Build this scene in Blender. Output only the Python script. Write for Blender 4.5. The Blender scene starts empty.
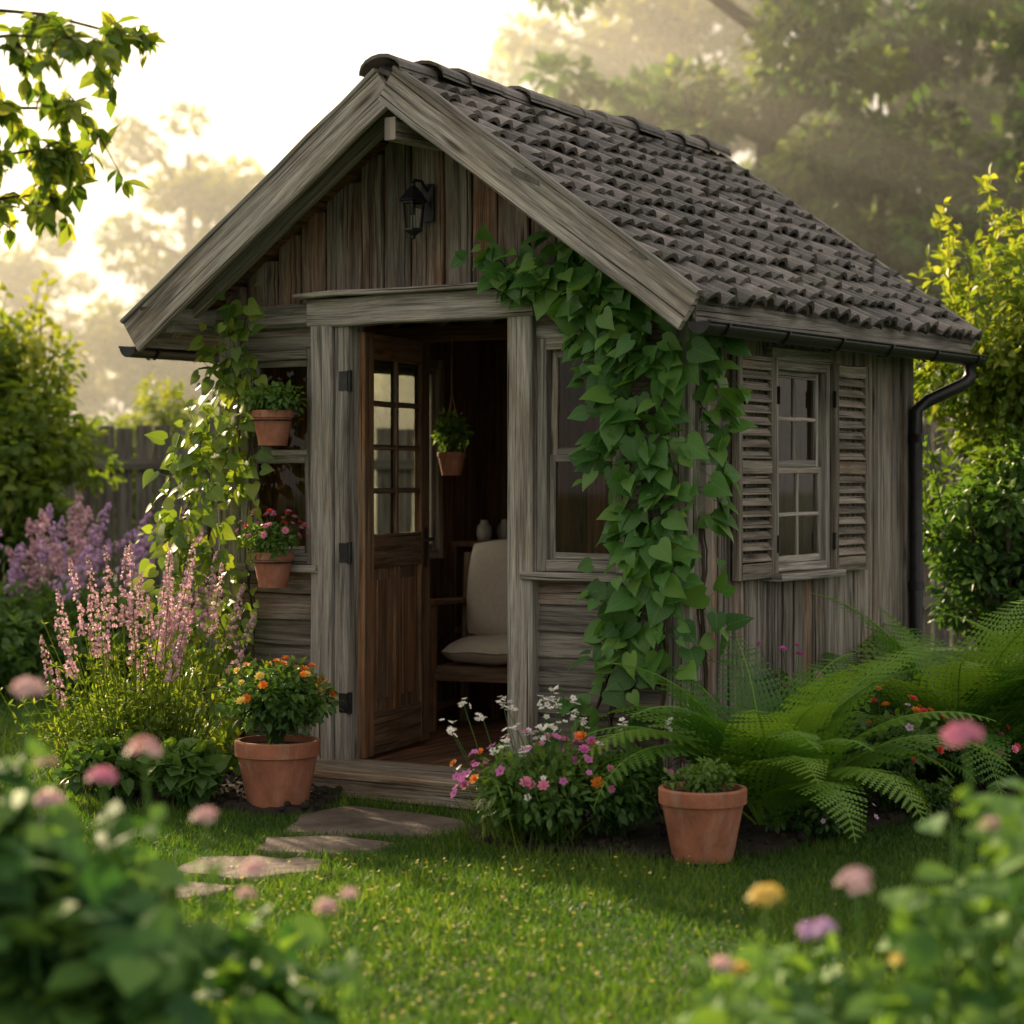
import bpy, math, numpy as np
from mathutils import Vector, Matrix
rng=np.random.default_rng(11)
sc=bpy.context.scene
R=math.radians
def U(a,b,n=None): return rng.uniform(a,b,n)
# ------------------------------------------------------------------ geometry accumulator
def tm(V,F):
    return (np.array(V,float),np.array([i for f in F for i in f]),np.array([len(f) for f in F]))
class Geo:
    def __init__(s): s.V=[];s.L=[];s.C=[];s.M=[];s.T=[];s.UV=[];s.n=0
    def raw(s,V,flat,tot,tint=0.5,mi=0,uv=None):
        V=np.asarray(V,float);k=len(V)
        s.V.append(V);s.L.append(np.asarray(flat)+s.n);s.C.append(np.asarray(tot));s.M.append(np.full(len(tot),mi))
        s.T.append(np.full(k,tint,float) if np.isscalar(tint) else np.asarray(tint,float))
        s.UV.append(np.zeros((k,3)) if uv is None else np.asarray(uv,float)); s.n+=k
    def add(s,V,F,tint=0.5,mi=0,uv=None):
        s.raw(V,[i for f in F for i in f],[len(f) for f in F],tint,mi,uv)
    def scatter(s,t,pos,d,nrm,scale,tint,mi=0):
        T,fl,tot=t; pos=np.atleast_2d(pos).astype(float);n=len(pos)
        if n==0:return
        d=np.broadcast_to(np.asarray(d,float),(n,3));nrm=np.broadcast_to(np.asarray(nrm,float),(n,3))
        d=d/(np.linalg.norm(d,axis=1,keepdims=True)+1e-9)
        x=np.cross(d,nrm);x/= (np.linalg.norm(x,axis=1,keepdims=True)+1e-9)
        z=np.cross(x,d)
        sc_=np.asarray(scale,float)
        if sc_.ndim==0: sc_=np.full(n,float(sc_))
        if sc_.ndim==1: sc_=np.repeat(sc_[:,None],3,1)
        P=T[None]*sc_[:,None,:]
        W=P[:,:,0:1]*x[:,None]+P[:,:,1:2]*d[:,None]+P[:,:,2:3]*z[:,None]+pos[:,None]
        k=len(T)
        flat=(fl[None]+np.arange(n)[:,None]*k).ravel()
        tt=np.broadcast_to(np.asarray(tint,float),(n,))
        uv=np.tile(np.stack([T[:,0],T[:,1],T[:,2]],1),(n,1))
        s.raw(W.reshape(-1,3),flat,np.tile(tot,n),np.repeat(tt,k),mi,uv)
    def tube(s,pts,rad,sides=6,tint=0.5,mi=0):
        pts=np.array(pts,float);m=len(pts);rad=np.broadcast_to(np.asarray(rad,float),(m,))
        tg=np.gradient(pts,axis=0);tg/=np.linalg.norm(tg,axis=1,keepdims=True)+1e-9
        ref=np.array([0,0,1.]) if abs(tg[0][2])<.9 else np.array([1.,0,0])
        a=np.cross(tg,ref);a/=np.linalg.norm(a,axis=1,keepdims=True)+1e-9;b=np.cross(tg,a)
        th=np.linspace(0,2*math.pi,sides,endpoint=False)
        V=(pts[:,None]+rad[:,None,None]*(np.cos(th)[None,:,None]*a[:,None]+np.sin(th)[None,:,None]*b[:,None])).reshape(-1,3)
        F=[[i*sides+j,i*sides+(j+1)%sides,(i+1)*sides+(j+1)%sides,(i+1)*sides+j] for i in range(m-1) for j in range(sides)]
        F.append(list(range(sides)));F.append([(m-1)*sides+j for j in range(sides)])
        cum=np.concatenate([[0],np.cumsum(np.linalg.norm(np.diff(pts,axis=0),axis=1))])+U(0,30)
        uv=np.stack([np.repeat(cum,sides),np.tile(th*.05,m),np.zeros(m*sides)],1)
        s.add(V,F,tint,mi,uv)
    def lathe(s,prof,c,seg=24,tint=0.5,mi=0,wob=0):
        m=len(prof);th=np.linspace(0,2*math.pi,seg,endpoint=False)
        V=np.array([[c[0]+r*math.cos(t),c[1]+r*math.sin(t),c[2]+z] for r,z in prof for t in th])
        F=[[i*seg+j,i*seg+(j+1)%seg,(i+1)*seg+(j+1)%seg,(i+1)*seg+j] for i in range(m-1) for j in range(seg)]
        s.add(V,F,tint,mi)
    def board(s,p0,p1,w,t,tint=None,ch=.004,segs=3,jit=.0015,mi=0):
        p0,p1,w,t=[np.array(q,float) for q in (p0,p1,w,t)]
        if tint is None: tint=U(0,1)
        W=np.linalg.norm(w)/2;T=np.linalg.norm(t)/2;wd=w/(2*W);td=t/(2*T);c=min(ch,W*.4,T*.4)
        pr=[(-W,-T+c),(-W+c,-T),(W-c,-T),(W,-T+c),(W,T-c),(W-c,T),(-W+c,T),(-W,T-c),(-W,-T+c)]
        per=np.concatenate([[0],np.cumsum([math.hypot(pr[i+1][0]-pr[i][0],pr[i+1][1]-pr[i][1]) for i in range(8)])])
        Ln=np.linalg.norm(p1-p0);ou,ov=U(0,60),U(0,60)
        V=[];uv=[]
        for i in range(segs+1):
            f=i/segs;jj=rng.normal(0,jit,2)
            c0=p0+(p1-p0)*f+wd*jj[0]+td*jj[1]*.6
            for q,(a,b) in enumerate(pr):
                V.append(c0+wd*a+td*b);uv.append((ou+f*Ln,ov+per[q],0))
        F=[[i*9+j,i*9+j+1,(i+1)*9+j+1,(i+1)*9+j] for i in range(segs) for j in range(8)]
        for e in (0,segs):
            b0=len(V)
            for q in range(8):
                V.append(V[e*9+q]);uv.append((ou+pr[q][1]*.3,ov+pr[q][0],0))
            F.append(list(range(b0,b0+8)))
        s.add(V,F,tint,mi,uv)
    def build(s,name,mats,parent=None,smooth=False,loc=None):
        me=bpy.data.meshes.new(name)
        V=np.concatenate(s.V);L=np.concatenate(s.L);C=np.concatenate(s.C);M=np.concatenate(s.M)
        me.vertices.add(len(V));me.vertices.foreach_set('co',V.ravel())
        me.loops.add(len(L));me.loops.foreach_set('vertex_index',L.astype(np.int32))
        me.polygons.add(len(C));st=np.concatenate([[0],np.cumsum(C)[:-1]])
        me.polygons.foreach_set('loop_start',st.astype(np.int32))
        me.polygons.foreach_set('material_index',M.astype(np.int32))
        me.polygons.foreach_set('use_smooth',np.full(len(C),smooth))
        for m in (mats if isinstance(mats,(list,tuple)) else [mats]): me.materials.append(m)
        me.update(calc_edges=True)
        a=me.attributes.new('tint','FLOAT','POINT');a.data.foreach_set('value',np.concatenate(s.T))
        a=me.attributes.new('buv','FLOAT_VECTOR','POINT');a.data.foreach_set('vector',np.concatenate(s.UV).ravel())
        o=bpy.data.objects.new(name,me);sc.collection.objects.link(o)
        if parent: o.parent=parent
        if loc is not None:o.location=loc
        return o
def root(name,loc=(0,0,0),rz=0):
    e=bpy.data.objects.new(name,None);e.empty_display_size=.2;e.location=loc;e.rotation_euler=(0,0,rz);sc.collection.objects.link(e);return e
# ------------------------------------------------------------------ materials
class MT:
    def __init__(s,name):
        s.m=bpy.data.materials.new(name);s.m.use_nodes=True;s.nt=s.m.node_tree;s.nt.nodes.clear()
        s.out=s.nt.nodes.new('ShaderNodeOutputMaterial')
    def n(s,t,**k):
        nd=s.nt.nodes.new('ShaderNode'+t)
        for a,v in k.items():
            if a.startswith('_'): setattr(nd,a[1:],v)
            else:
                key=int(a[1:]) if a[0]=='i' and a[1:].isdigit() else a.replace('__',' ')
                if isinstance(v,bpy.types.NodeSocket): s.nt.links.new(v,nd.inputs[key])
                else: nd.inputs[key].default_value=v
        return nd
    def link(s,a,b): s.nt.links.new(a,b)
    def ramp(s,fac,stops):
        r=s.nt.nodes.new('ShaderNodeValToRGB');s.link(fac,r.inputs[0]);e=r.color_ramp.elements
        while len(e)<len(stops): e.new(.5)
        for q,(p,c) in zip(e,stops):
            q.position=p;q.color=(*c,1) if len(c)==3 else (c[0],c[0],c[0],1)
        return r.outputs[0]
    def mix(s,f,a,b,mode='MIX'):
        m=s.nt.nodes.new('ShaderNodeMix');m.data_type='RGBA';m.blend_type=mode
        for sock,v in ((m.inputs[0],f),(m.inputs[6],a),(m.inputs[7],b)):
            if isinstance(v,bpy.types.NodeSocket): s.link(v,sock)
            else: sock.default_value=v if not isinstance(v,tuple) else (*v,1)
        return m.outputs[2]
    def math(s,op,a,b):
        m=s.nt.nodes.new('ShaderNodeMath');m.operation=op
        for sock,v in ((m.inputs[0],a),(m.inputs[1],b)):
            if isinstance(v,bpy.types.NodeSocket): s.link(v,sock)
            else: sock.default_value=v
        return m.outputs[0]
    def attr(s,n,o='Fac'):
        a=s.nt.nodes.new('ShaderNodeAttribute');a.attribute_name=n;return a.outputs[o]
    def noise(s,vec,scale=1,detail=5,rough=.6,dist=0):
        k=s.n('TexNoise',Scale=scale,Detail=detail,Roughness=rough,Distortion=dist)
        if vec is not None:s.link(vec,k.inputs['Vector'])
        return k.outputs[0]
    def map(s,vec,sc_):
        m=s.n('Mapping');s.link(vec,m.inputs[0]);m.inputs['Scale'].default_value=sc_;return m.outputs[0]
    def fin(s,sh): s.link(sh,s.out.inputs[0]);return s.m
def wood(name,grey,brown,dark,brown_amt=.5,rough=.85,stain=.75):
    m=MT(name);uv=m.attr('buv','Vector');ti=m.attr('tint')
    g=m.noise(m.map(uv,(1.4,34,1)),1,6,.68,.5)
    f=m.noise(m.map(uv,(4,230,1)),1,3,.7,.2)
    st=m.noise(m.map(uv,(1.3,4,1)),1,5,.65,.5)
    a=m.math('ADD',m.math('MULTIPLY',st,1.7),m.math('MULTIPLY',ti,.35))
    a=m.math('ADD',a,brown_amt-1.03)
    sel=m.ramp(a,[(.25,(0,)),(.7,(1,))])
    c=m.mix(sel,grey,brown)
    gd=m.ramp(g,[(.3,(.22,)),(.48,(.85,)),(.7,(1.4,))])
    c=m.mix(1.0,c,gd,'MULTIPLY')
    fd=m.ramp(f,[(.3,(.45,)),(.6,(1.18,))])
    c=m.mix(1.0,c,fd,'MULTIPLY')
    tb=m.ramp(ti,[(0,(.66,)),(1,(1.2,))])
    c=m.mix(1.0,c,tb,'MULTIPLY')
    s2=m.noise(m.map(uv,(.8,7,1)),1,5,.7,.8)
    c=m.mix(m.ramp(s2,[(.5,(0,)),(.72,(stain,))]),c,dark)
    ck=m.noise(m.map(uv,(.7,75,1)),1,2,.5,.3)
    cf=m.ramp(ck,[(.32,(1,)),(.37,(0,))])
    c=m.mix(cf,c,dark)
    k=m.n('TexVoronoi',Scale=1.0);m.link(m.map(uv,(1.7,9,1)),k.inputs['Vector'])
    kf=m.ramp(k.outputs['Distance'],[(.05,(.8,)),(.16,(0,))])
    c=m.mix(kf,c,dark)
    h=m.math('ADD',m.math('MULTIPLY',g,.7),m.math('SUBTRACT',m.math('MULTIPLY',f,.35),m.math('MULTIPLY',cf,.6)))
    b=m.n('Bump',Strength=.9,Distance=.008,Height=h)
    p=m.n('BsdfPrincipled',Base__Color=c,Roughness=rough,Normal=b.outputs[0]);p.inputs['Specular IOR Level'].default_value=.25
    return m.fin(p.outputs[0])
def leafmat(name,dark,mid,light,trans=.35,rough=.5,sp=.4,vein=False):
    m=MT(name);ti=m.attr('tint')
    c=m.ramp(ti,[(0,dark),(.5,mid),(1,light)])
    if vein:
        uv=m.attr('buv','Vector');sx=m.n('SeparateXYZ',Vector=uv)
        ax=m.math('ABSOLUTE',sx.outputs[0],0)
        v1=m.ramp(ax,[(.0,(1,)),(.035,(0,))])
        dg=m.math('SINE',m.math('MULTIPLY',m.math('SUBTRACT',sx.outputs[1],m.math('MULTIPLY',ax,.9)),38),0)
        v2=m.ramp(dg,[(.86,(0,)),(1,(.6,))])
        vv=m.math('MAXIMUM',v1,v2)
        c=m.mix(m.math('MULTIPLY',vv,.45),c,light)
    p=m.n('BsdfPrincipled',Base__Color=c,Roughness=rough);p.inputs['Specular IOR Level'].default_value=sp
    c2=m.mix(1.0,c,(2.0,1.8,.7),'MULTIPLY')
    t=m.n('BsdfTranslucent',Color=c2)
    x=m.n('MixShader',i0=trans,i1=p.outputs[0],i2=t.outputs[0])
    return m.fin(x.outputs[0])
def plain(name,c,rough=.6,metal=0,var=.25,scale=8,bump=.2,bd=.004):
    m=MT(name);tc=m.n('TexCoord');nz=m.noise(tc.outputs['Object'],scale,6,.65)
    cc=m.mix(1.0,c,m.ramp(nz,[(.3,(1-var,)),(.7,(1+var,))]),'MULTIPLY')
    b=m.n('Bump',Strength=bump,Distance=bd,Height=m.noise(tc.outputs['Object'],scale*6,4,.6))
    p=m.n('BsdfPrincipled',Base__Color=cc,Roughness=rough,Metallic=metal,Normal=b.outputs[0])
    return m.fin(p.outputs[0])
def terramat():
    m=MT('terracotta');tc=m.n('TexCoord');o=tc.outputs['Object']
    n1=m.noise(o,6,6,.7,.5);n2=m.noise(m.map(o,(14,14,3)),1,5,.7)
    c=m.mix(1.0,(.37,.14,.08),m.ramp(n1,[(.3,(.55,)),(.7,(1.3,))]),'MULTIPLY')
    c=m.mix(m.ramp(n2,[(.52,(0,)),(.72,(.45,))]),c,(.40,.32,.26))
    c=m.mix(m.ramp(m.noise(o,3.3,5,.7),[(.55,(0,)),(.75,(.55,))]),c,(.09,.07,.04))
    b=m.n('Bump',Strength=.4,Distance=.004,Height=m.noise(o,50,4,.6))
    return m.fin(m.n('BsdfPrincipled',Base__Color=c,Roughness=.85,Normal=b.outputs[0]).outputs[0])
W_WALL=wood('weathered_wood',(.31,.28,.25),(.20,.105,.06),(.022,.016,.011),.24)
W_GAB=wood('gable_wood',(.27,.235,.20),(.215,.105,.055),(.020,.014,.010),.36,.85,.85)
W_GREY=wood('grey_wood',(.40,.375,.34),(.29,.225,.165),(.055,.043,.032),.18)
W_DOOR=wood('door_wood',(.27,.195,.135),(.25,.13,.065),(.03,.018,.01),.48,.6)
W_IN=wood('inner_wood',(.22,.14,.085),(.21,.10,.05),(.02,.012,.008),.6)
W_STEP=wood('step_wood',(.32,.27,.22),(.24,.16,.10),(.03,.02,.012),.3)
W_SH=wood('shutter_wood',(.31,.275,.235),(.21,.13,.085),(.03,.022,.016),.24)
W_FEN=wood('fence_wood',(.24,.22,.20),(.19,.15,.12),(.04,.03,.02),.3)
BARK=wood('bark',(.13,.105,.08),(.10,.07,.05),(.02,.015,.01),.4)
TERRA=terramat()
L_VINE=leafmat('vine_leaf',(.035,.11,.025),(.07,.19,.04),(.16,.30,.06),.32,.42,.4,True)
L_VINEY=leafmat('vine_leaf_yellow',(.07,.15,.03),(.15,.24,.035),(.32,.37,.06),.42,.45,.4,True)
L_BUSH=leafmat('bush_leaf',(.025,.07,.02),(.055,.13,.033),(.12,.22,.045),.38)
L_YEL=leafmat('yellow_leaf',(.05,.11,.02),(.13,.21,.03),(.33,.36,.06),.46)
L_FERN=leafmat('fern_leaf',(.03,.11,.018),(.085,.215,.032),(.20,.35,.05),.38,.5)
L_TREE=leafmat('tree_leaf',(.025,.07,.025),(.065,.135,.035),(.19,.24,.05),.45)
L_TREEH=leafmat('tree_leaf_warm',(.07,.10,.03),(.15,.17,.045),(.30,.28,.08),.5)
L_FG=leafmat('foreground_leaf',(.02,.075,.025),(.055,.15,.04),(.15,.28,.065),.3,.65,.2)
L_GRASS=leafmat('grass_blade',(.025,.075,.012),(.06,.14,.02),(.18,.25,.035),.45,.5)
def petal(name,c,em=0): 
    m=MT(name);ti=m.attr('tint')
    cc=m.mix(1.0,c,m.ramp(ti,[(0,(.6,)),(1,(1.25,))]),'MULTIPLY')
    p=m.n('BsdfPrincipled',Base__Color=cc,Roughness=.6);t=m.n('BsdfTranslucent',Color=cc)
    return m.fin(m.n('MixShader',i0=.35,i1=p.outputs[0],i2=t.outputs[0]).outputs[0])
P_PINK=petal('petal_pink',(.74,.27,.42));P_MAG=petal('petal_magenta',(.68,.18,.50));P_OR=petal('petal_orange',(.85,.28,.03))
P_WH=petal('petal_white',(.8,.78,.74));P_LIL=petal('petal_lilac',(.64,.42,.68));P_SAL=petal('petal_dusky_pink',(.72,.46,.54))
P_YE=petal('petal_yellow',(.85,.66,.16));P_RED=petal('petal_red',(.7,.06,.06));P_PALE=petal('petal_pale_pink',(.80,.55,.55))
SOIL=plain('soil',(.028,.02,.014),.95,0,.5,30,1,.01)
METAL=plain('dark_metal',(.035,.035,.038),.4,.7,.3,20,.1)
CLOTH=plain('cushion_cloth',(.60,.52,.43),.9,0,.08,40,.4,.002)
STONE=plain('path_stone',(.125,.095,.075),.8,0,.5,5,.9,.015)
ROPE=plain('rope',(.25,.18,.1),.9)
CER=plain('glazed_ceramic',(.4,.36,.3),.3)
def glassmat():
    m=MT('window_glass');f=m.n('Fresnel',IOR=1.4);t=m.n('BsdfTransparent',Color=(.78,.80,.74,1));g=m.n('BsdfGlossy',Roughness=.03)
    return m.fin(m.n('MixShader',i0=f.outputs[0],i1=t.outputs[0],i2=g.outputs[0]).outputs[0])
GLASS=glassmat()
def tilemat():
    m=MT('roof_tile');ti=m.attr('tint');g=m.n('NewGeometry')
    c=m.ramp(ti,[(0,(.04,.036,.034)),(.5,(.095,.084,.078)),(1,(.20,.178,.163))])
    n1=m.noise(g.outputs['Position'],9,6,.7);n2=m.noise(g.outputs['Position'],60,3,.7)
    c=m.mix(1.0,c,m.ramp(n1,[(.3,(.45,)),(.7,(1.5,))]),'MULTIPLY')
    c=m.mix(m.ramp(n2,[(.55,(0,)),(.75,(.5,))]),c,(.24,.225,.21))
    mo=m.noise(g.outputs['Position'],3.1,6,.7)
    c=m.mix(m.ramp(mo,[(.56,(0,)),(.70,(.6,))]),c,(.07,.075,.03))
    b=m.n('Bump',Strength=.9,Distance=.01,Height=m.math('ADD',n1,m.math('MULTIPLY',n2,.5)))
    return m.fin(m.n('BsdfPrincipled',Base__Color=c,Roughness=.5,Normal=b.outputs[0]).outputs[0])
TILE=tilemat()
def groundmat():
    m=MT('ground_turf');g=m.n('NewGeometry')
    n1=m.noise(g.outputs['Position'],.6,6,.65);n2=m.noise(g.outputs['Position'],25,5,.7)
    c=m.ramp(n1,[(.3,(.025,.06,.012)),(.7,(.05,.10,.02))])
    c=m.mix(m.ramp(n2,[(.45,(0,)),(.7,(.6,))]),c,(.03,.025,.015))
    b=m.n('Bump',Strength=.6,Distance=.02,Height=n2)
    return m.fin(m.n('BsdfPrincipled',Base__Color=c,Roughness=.9,Normal=b.outputs[0]).outputs[0])
GROUND=groundmat()
# ------------------------------------------------------------------ templates
LEAF=tm([(0,0,0),(-.24,.3,.07),(.24,.3,.07),(-.22,.62,.05),(.22,.62,.05),(0,1,-.1),(0,.33,0),(0,.67,-.02)],
 [[0,6,1],[0,2,6],[1,6,7,3],[6,2,4,7],[3,7,5],[7,4,5]])
HEART=tm([(0,0,0),(-.28,-.13,.03),(-.46,.12,.08),(-.36,.5,.05),(0,1,-.12),(.36,.5,.05),(.46,.12,.08),(.28,-.13,.03),(0,.45,-.01)],
 [[0,8,2,1],[8,3,2],[8,4,3],[8,5,4],[8,6,5],[0,7,6,8]])
VL=tm([(0,0,0),(-.2,-.14,.02),(-.4,-.04,.06),(-.47,.18,.08),(-.40,.42,.06),(-.24,.66,.02),(-.09,.86,-.06),(0,1,-.13),(.09,.86,-.06),(.24,.66,.02),(.40,.42,.06),(.47,.18,.08),(.4,-.04,.06),(.2,-.14,.02),(0,.22,.0),(0,.5,-.01),(0,.76,-.05)],
 [[0,14,2,1],[14,3,2],[14,15,4,3],[15,16,5,4],[16,6,5],[16,7,6],[0,13,12,14],[14,12,11],[14,11,10,15],[15,10,9,16],[16,9,8],[16,8,7]])
QLEAF=tm([(0,0,0),(-.3,.5,.08),(0,1,-.05),(.3,.5,.08)],[[0,2,1],[0,3,2]])
BLADE=tm([(-.5,0,0),(.5,0,0),(.38,.5,.06),(-.38,.5,.06),(0,1,.28)],[[0,1,2,3],[3,2,4]])
def petals(n,cup,w=.5,inner=.1):
    V=[];F=[]
    for i in range(n):
        a=2*math.pi*i/n;b=len(V);da=math.pi/n*w*1.9
        for r,aa,z in ((inner,a,0),(.7,a-da,cup*.7),(1,a-.3*da,cup),(1,a+.3*da,cup*1.02),(.7,a+da,cup*.7)):
            V.append((r*math.cos(aa),r*math.sin(aa),z))
        F.append([b,b+1,b+2,b+3,b+4])
    return V,F
def flower_t(n=5,cup=.3,layers=1):
    V=[];F=[]
    for l in range(layers):
        v,f=petals(n,cup+.55*l,.55);s_=1-.28*l;b=len(V);ro=l*.5
        V+=[((x*math.cos(ro)-y*math.sin(ro))*s_,(x*math.sin(ro)+y*math.cos(ro))*s_,z*s_) for x,y,z in v];F+=[[q+b for q in ff] for ff in f]
    return tm([(x,z,y) for x,y,z in V],F)
FL5=flower_t(5,.25,1);FL_D=flower_t(7,.25,3)
DOT=tm([(.5,0,0),(0,0,.5),(-.5,0,0),(0,0,-.5),(0,.45,0)],[[0,1,4],[1,2,4],[2,3,4],[3,0,4]])
def ico(seg=6,ring=4):
    V=[(0,0,-1)];F=[]
    for i in range(1,ring):
        p=math.pi*i/ring
        for j in range(seg):
            a=2*math.pi*j/seg;V.append((math.sin(p)*math.cos(a),math.sin(p)*math.sin(a),-math.cos(p)))
    V.append((0,0,1));top=len(V)-1
    for j in range(seg):
        F.append([0,1+(j+1)%seg,1+j]);F.append([top,1+(ring-2)*seg+j,1+(ring-2)*seg+(j+1)%seg])
    for i in range(ring-2):
        for j in range(seg):
            a=1+i*seg;F.append([a+j,a+(j+1)%seg,a+seg+(j+1)%seg,a+seg+j])
    return tm(V,F)
ICO=ico()
def unit(n):
    v=rng.normal(size=(n,3));return v/np.linalg.norm(v,axis=1,keepdims=True)
def clumps(g,centers,rc,nleaf,size,tint_fn,tmpl=LEAF,mi=0,droop=.3,flat=.8):
    for c,r in zip(centers,np.broadcast_to(rc,(len(centers),))):
        u=unit(nleaf);rad=r*(U(0.15,1,nleaf)**.45)
        pos=np.array(c)+u*rad[:,None]*np.array([1,1,flat])
        d=u+rng.normal(0,.5,(nleaf,3));d[:,2]-=droop
        nr=u*.6+np.array([0,0,.8])+rng.normal(0,.4,(nleaf,3))
        g.scatter(tmpl,pos,d,nr,size*U(.6,1.25,nleaf),np.clip(tint_fn(pos,c)+rng.normal(0,.12,nleaf),0,1),mi)
def ell_centers(c,rad,n,inner=.45):
    u=unit(n);u[:,2]=np.abs(u[:,2])*np.where(rng.random(n)<.7,1,-.6)
    return np.array(c)+u*U(inner,1,n)[:,None]*np.array(rad)
# ------------------------------------------------------------------ light, world, camera
AZ=R(-33);EL=R(21)
S=Vector((math.sin(AZ)*math.cos(EL),math.cos(AZ)*math.cos(EL),math.sin(EL)))
sl=bpy.data.lights.new('sun','SUN');sl.energy=13;sl.angle=R(1.6);sl.color=(1,.78,.48)
so=bpy.data.objects.new('sun',sl);so.rotation_euler=S.to_track_quat('Z','Y').to_euler();sc.collection.objects.link(so)
w=bpy.data.worlds.new('World');sc.world=w;w.use_nodes=True;nt=w.node_tree
sk=nt.nodes.new('ShaderNodeTexSky');sk.sky_type='NISHITA';sk.sun_disc=False;sk.sun_elevation=EL;sk.sun_rotation=AZ%(2*math.pi)
sk.dust_density=4;sk.air_density=1.0;sk.ozone_density=.6
nt.links.new(sk.outputs[0],nt.nodes['Background'].inputs[0]);nt.nodes['Background'].inputs[1].default_value=.03
b2=nt.nodes.new('ShaderNodeBackground');b2.inputs[0].default_value=(1,.90,.785,1);b2.inputs[1].default_value=.79
ad=nt.nodes.new('ShaderNodeAddShader');nt.links.new(nt.nodes['Background'].outputs[0],ad.inputs[0]);nt.links.new(b2.outputs[0],ad.inputs[1])
nt.links.new(ad.outputs[0],nt.nodes['World Output'].inputs[0])
sc.view_settings.view_transform='Standard';sc.view_settings.look='None';sc.view_settings.exposure=0
H=1.457
cd=bpy.data.cameras.new('camera');cd.sensor_width=36;cd.lens=2155/1024*36;cd.shift_y=-36/1024;cd.clip_end=500;cd.clip_start=.1
cd.dof.use_dof=True;cd.dof.focus_distance=9.4;cd.dof.aperture_fstop=2.0
co=bpy.data.objects.new('camera',cd);co.location=(0,0,H);co.rotation_euler=(R(90),0,0);sc.collection.objects.link(co);sc.camera=co
# ------------------------------------------------------------------ ground & beds & path
g=Geo();g.add([(-150,-60,0),(150,-60,0),(150,240,0),(-150,240,0)],[[0,1,2,3]]);g.build('ground',GROUND)
def inpoly(x,y,P):
    x=np.asarray(x);y=np.asarray(y);c=np.zeros(x.shape,bool);n=len(P);j=n-1
    for i in range(n):
        xi,yi=P[i];xj,yj=P[j]
        c^=((yi>y)!=(yj>y))&(x<(xj-xi)*(y-yi)/(yj-yi+1e-12)+xi);j=i
    return c
BEDR=[(-.08,9.05),(-.2,8.6),(-.05,8.28),(.25,8.15),(.7,8.02),(1.05,8.3),(1.4,8.75),(2.0,9.4),(2.7,10.2),(3.3,11.4),(3.4,14),(2.2,14),(1.9,11.1),(.752,9.3)]
BEDL=[(-2.2,11.0),(-2.1,9.95),(-1.75,9.5),(-1.3,9.25),(-.85,9.2),(-.76,9.5),(-.8,10.1),(-1.4,10.7)]
def bed(name,P):
    xs=[p[0] for p in P];ys=[p[1] for p in P];st=.045
    X,Y=np.meshgrid(np.arange(min(xs)-.1,max(xs)+.1,st),np.arange(min(ys)-.1,max(ys)+.1,st))
    ins=inpoly(X,Y,P);Z=np.where(ins,.025+rng.random(X.shape)*.028,-.03)
    V=np.stack([X.ravel(),Y.ravel(),Z.ravel()],1);nx=X.shape[1];ny=X.shape[0]
    F=[[a*nx+b,a*nx+b+1,(a+1)*nx+b+1,(a+1)*nx+b] for a in range(ny-1) for b in range(nx-1)]
    g=Geo();g.add(V,F);
    n=int(ins.sum()*1.2);px=U(min(xs),max(xs),n);py=U(min(ys),max(ys),n);k=inpoly(px,py,P)
    g.scatter(ICO,np.stack([px,py,U(.03,.05,n)],1)[k],unit(n)[k],unit(n)[k],U(.006,.02,n)[k],.5)
    g.build(name,SOIL,smooth=True)
bed('soil_bed',BEDR);bed('soil_bed',BEDL)
SL=[[(-.95,8.72),(-.9,9.2),(-.7,9.45),(-.2,9.05),(-.12,8.78),(-.35,8.62)],[(-1.0,8.28),(-.98,8.58),(-.7,8.64),(-.5,8.5),(-.48,8.33),(-.7,8.22)],
    [(-1.25,7.84),(-1.17,8.16),(-.95,8.18),(-.70,8.07),(-.70,7.83),(-1.0,7.70)],[(-1.55,7.42),(-1.5,7.68),(-1.28,7.72),(-.98,7.58),(-1.02,7.40),(-1.25,7.3)],[(-1.95,7.2),(-1.95,7.5),(-1.7,7.45),(-1.62,7.25)]]
g=Geo()
for P in SL:
    Q=[]
    for i in range(len(P)):
        a=np.array(P[i]);b=np.array(P[(i+1)%len(P)])
        for f in (0,.33,.66): Q.append(a+(b-a)*f+rng.normal(0,.012,2))
    c=np.mean(Q,axis=0);n=len(Q);V=[]
    for s_,z in ((1.02,-.03),(1.0,.008),(.96,.018),(.6,.020)):
        for q in Q: 
            p=c+(q-c)*s_;V.append((p[0],p[1],z+(rng.normal(0,.002) if z>0 else 0)))
    V.append((c[0],c[1],.021))
    F=[[r*n+i,r*n+(i+1)%n,(r+1)*n+(i+1)%n,(r+1)*n+i] for r in range(3) for i in range(n)]+[[3*n+i,3*n+(i+1)%n,4*n] for i in range(n)]
    g.add(V,F,U(0,1))
g.build('stone_path',STONE)
C=np.array([.752,9.1]);uF=np.array([.8368,-.5476]);uR=np.array([.5476,.8368]);RZ=-math.atan2(.5476,.8368)
def toW(x,y,z=0): p=C+uF*x+uR*y;return (p[0],p[1],z)
FOOT=[toW(-2.6,-.05)[:2],toW(.03,-.05)[:2],toW(.03,2.4)[:2],toW(-2.6,2.4)[:2]]
STEP=[toW(-2.0,-.36)[:2],toW(-.72,-.36)[:2],toW(-.72,0)[:2],toW(-2.0,0)[:2]]
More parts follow.
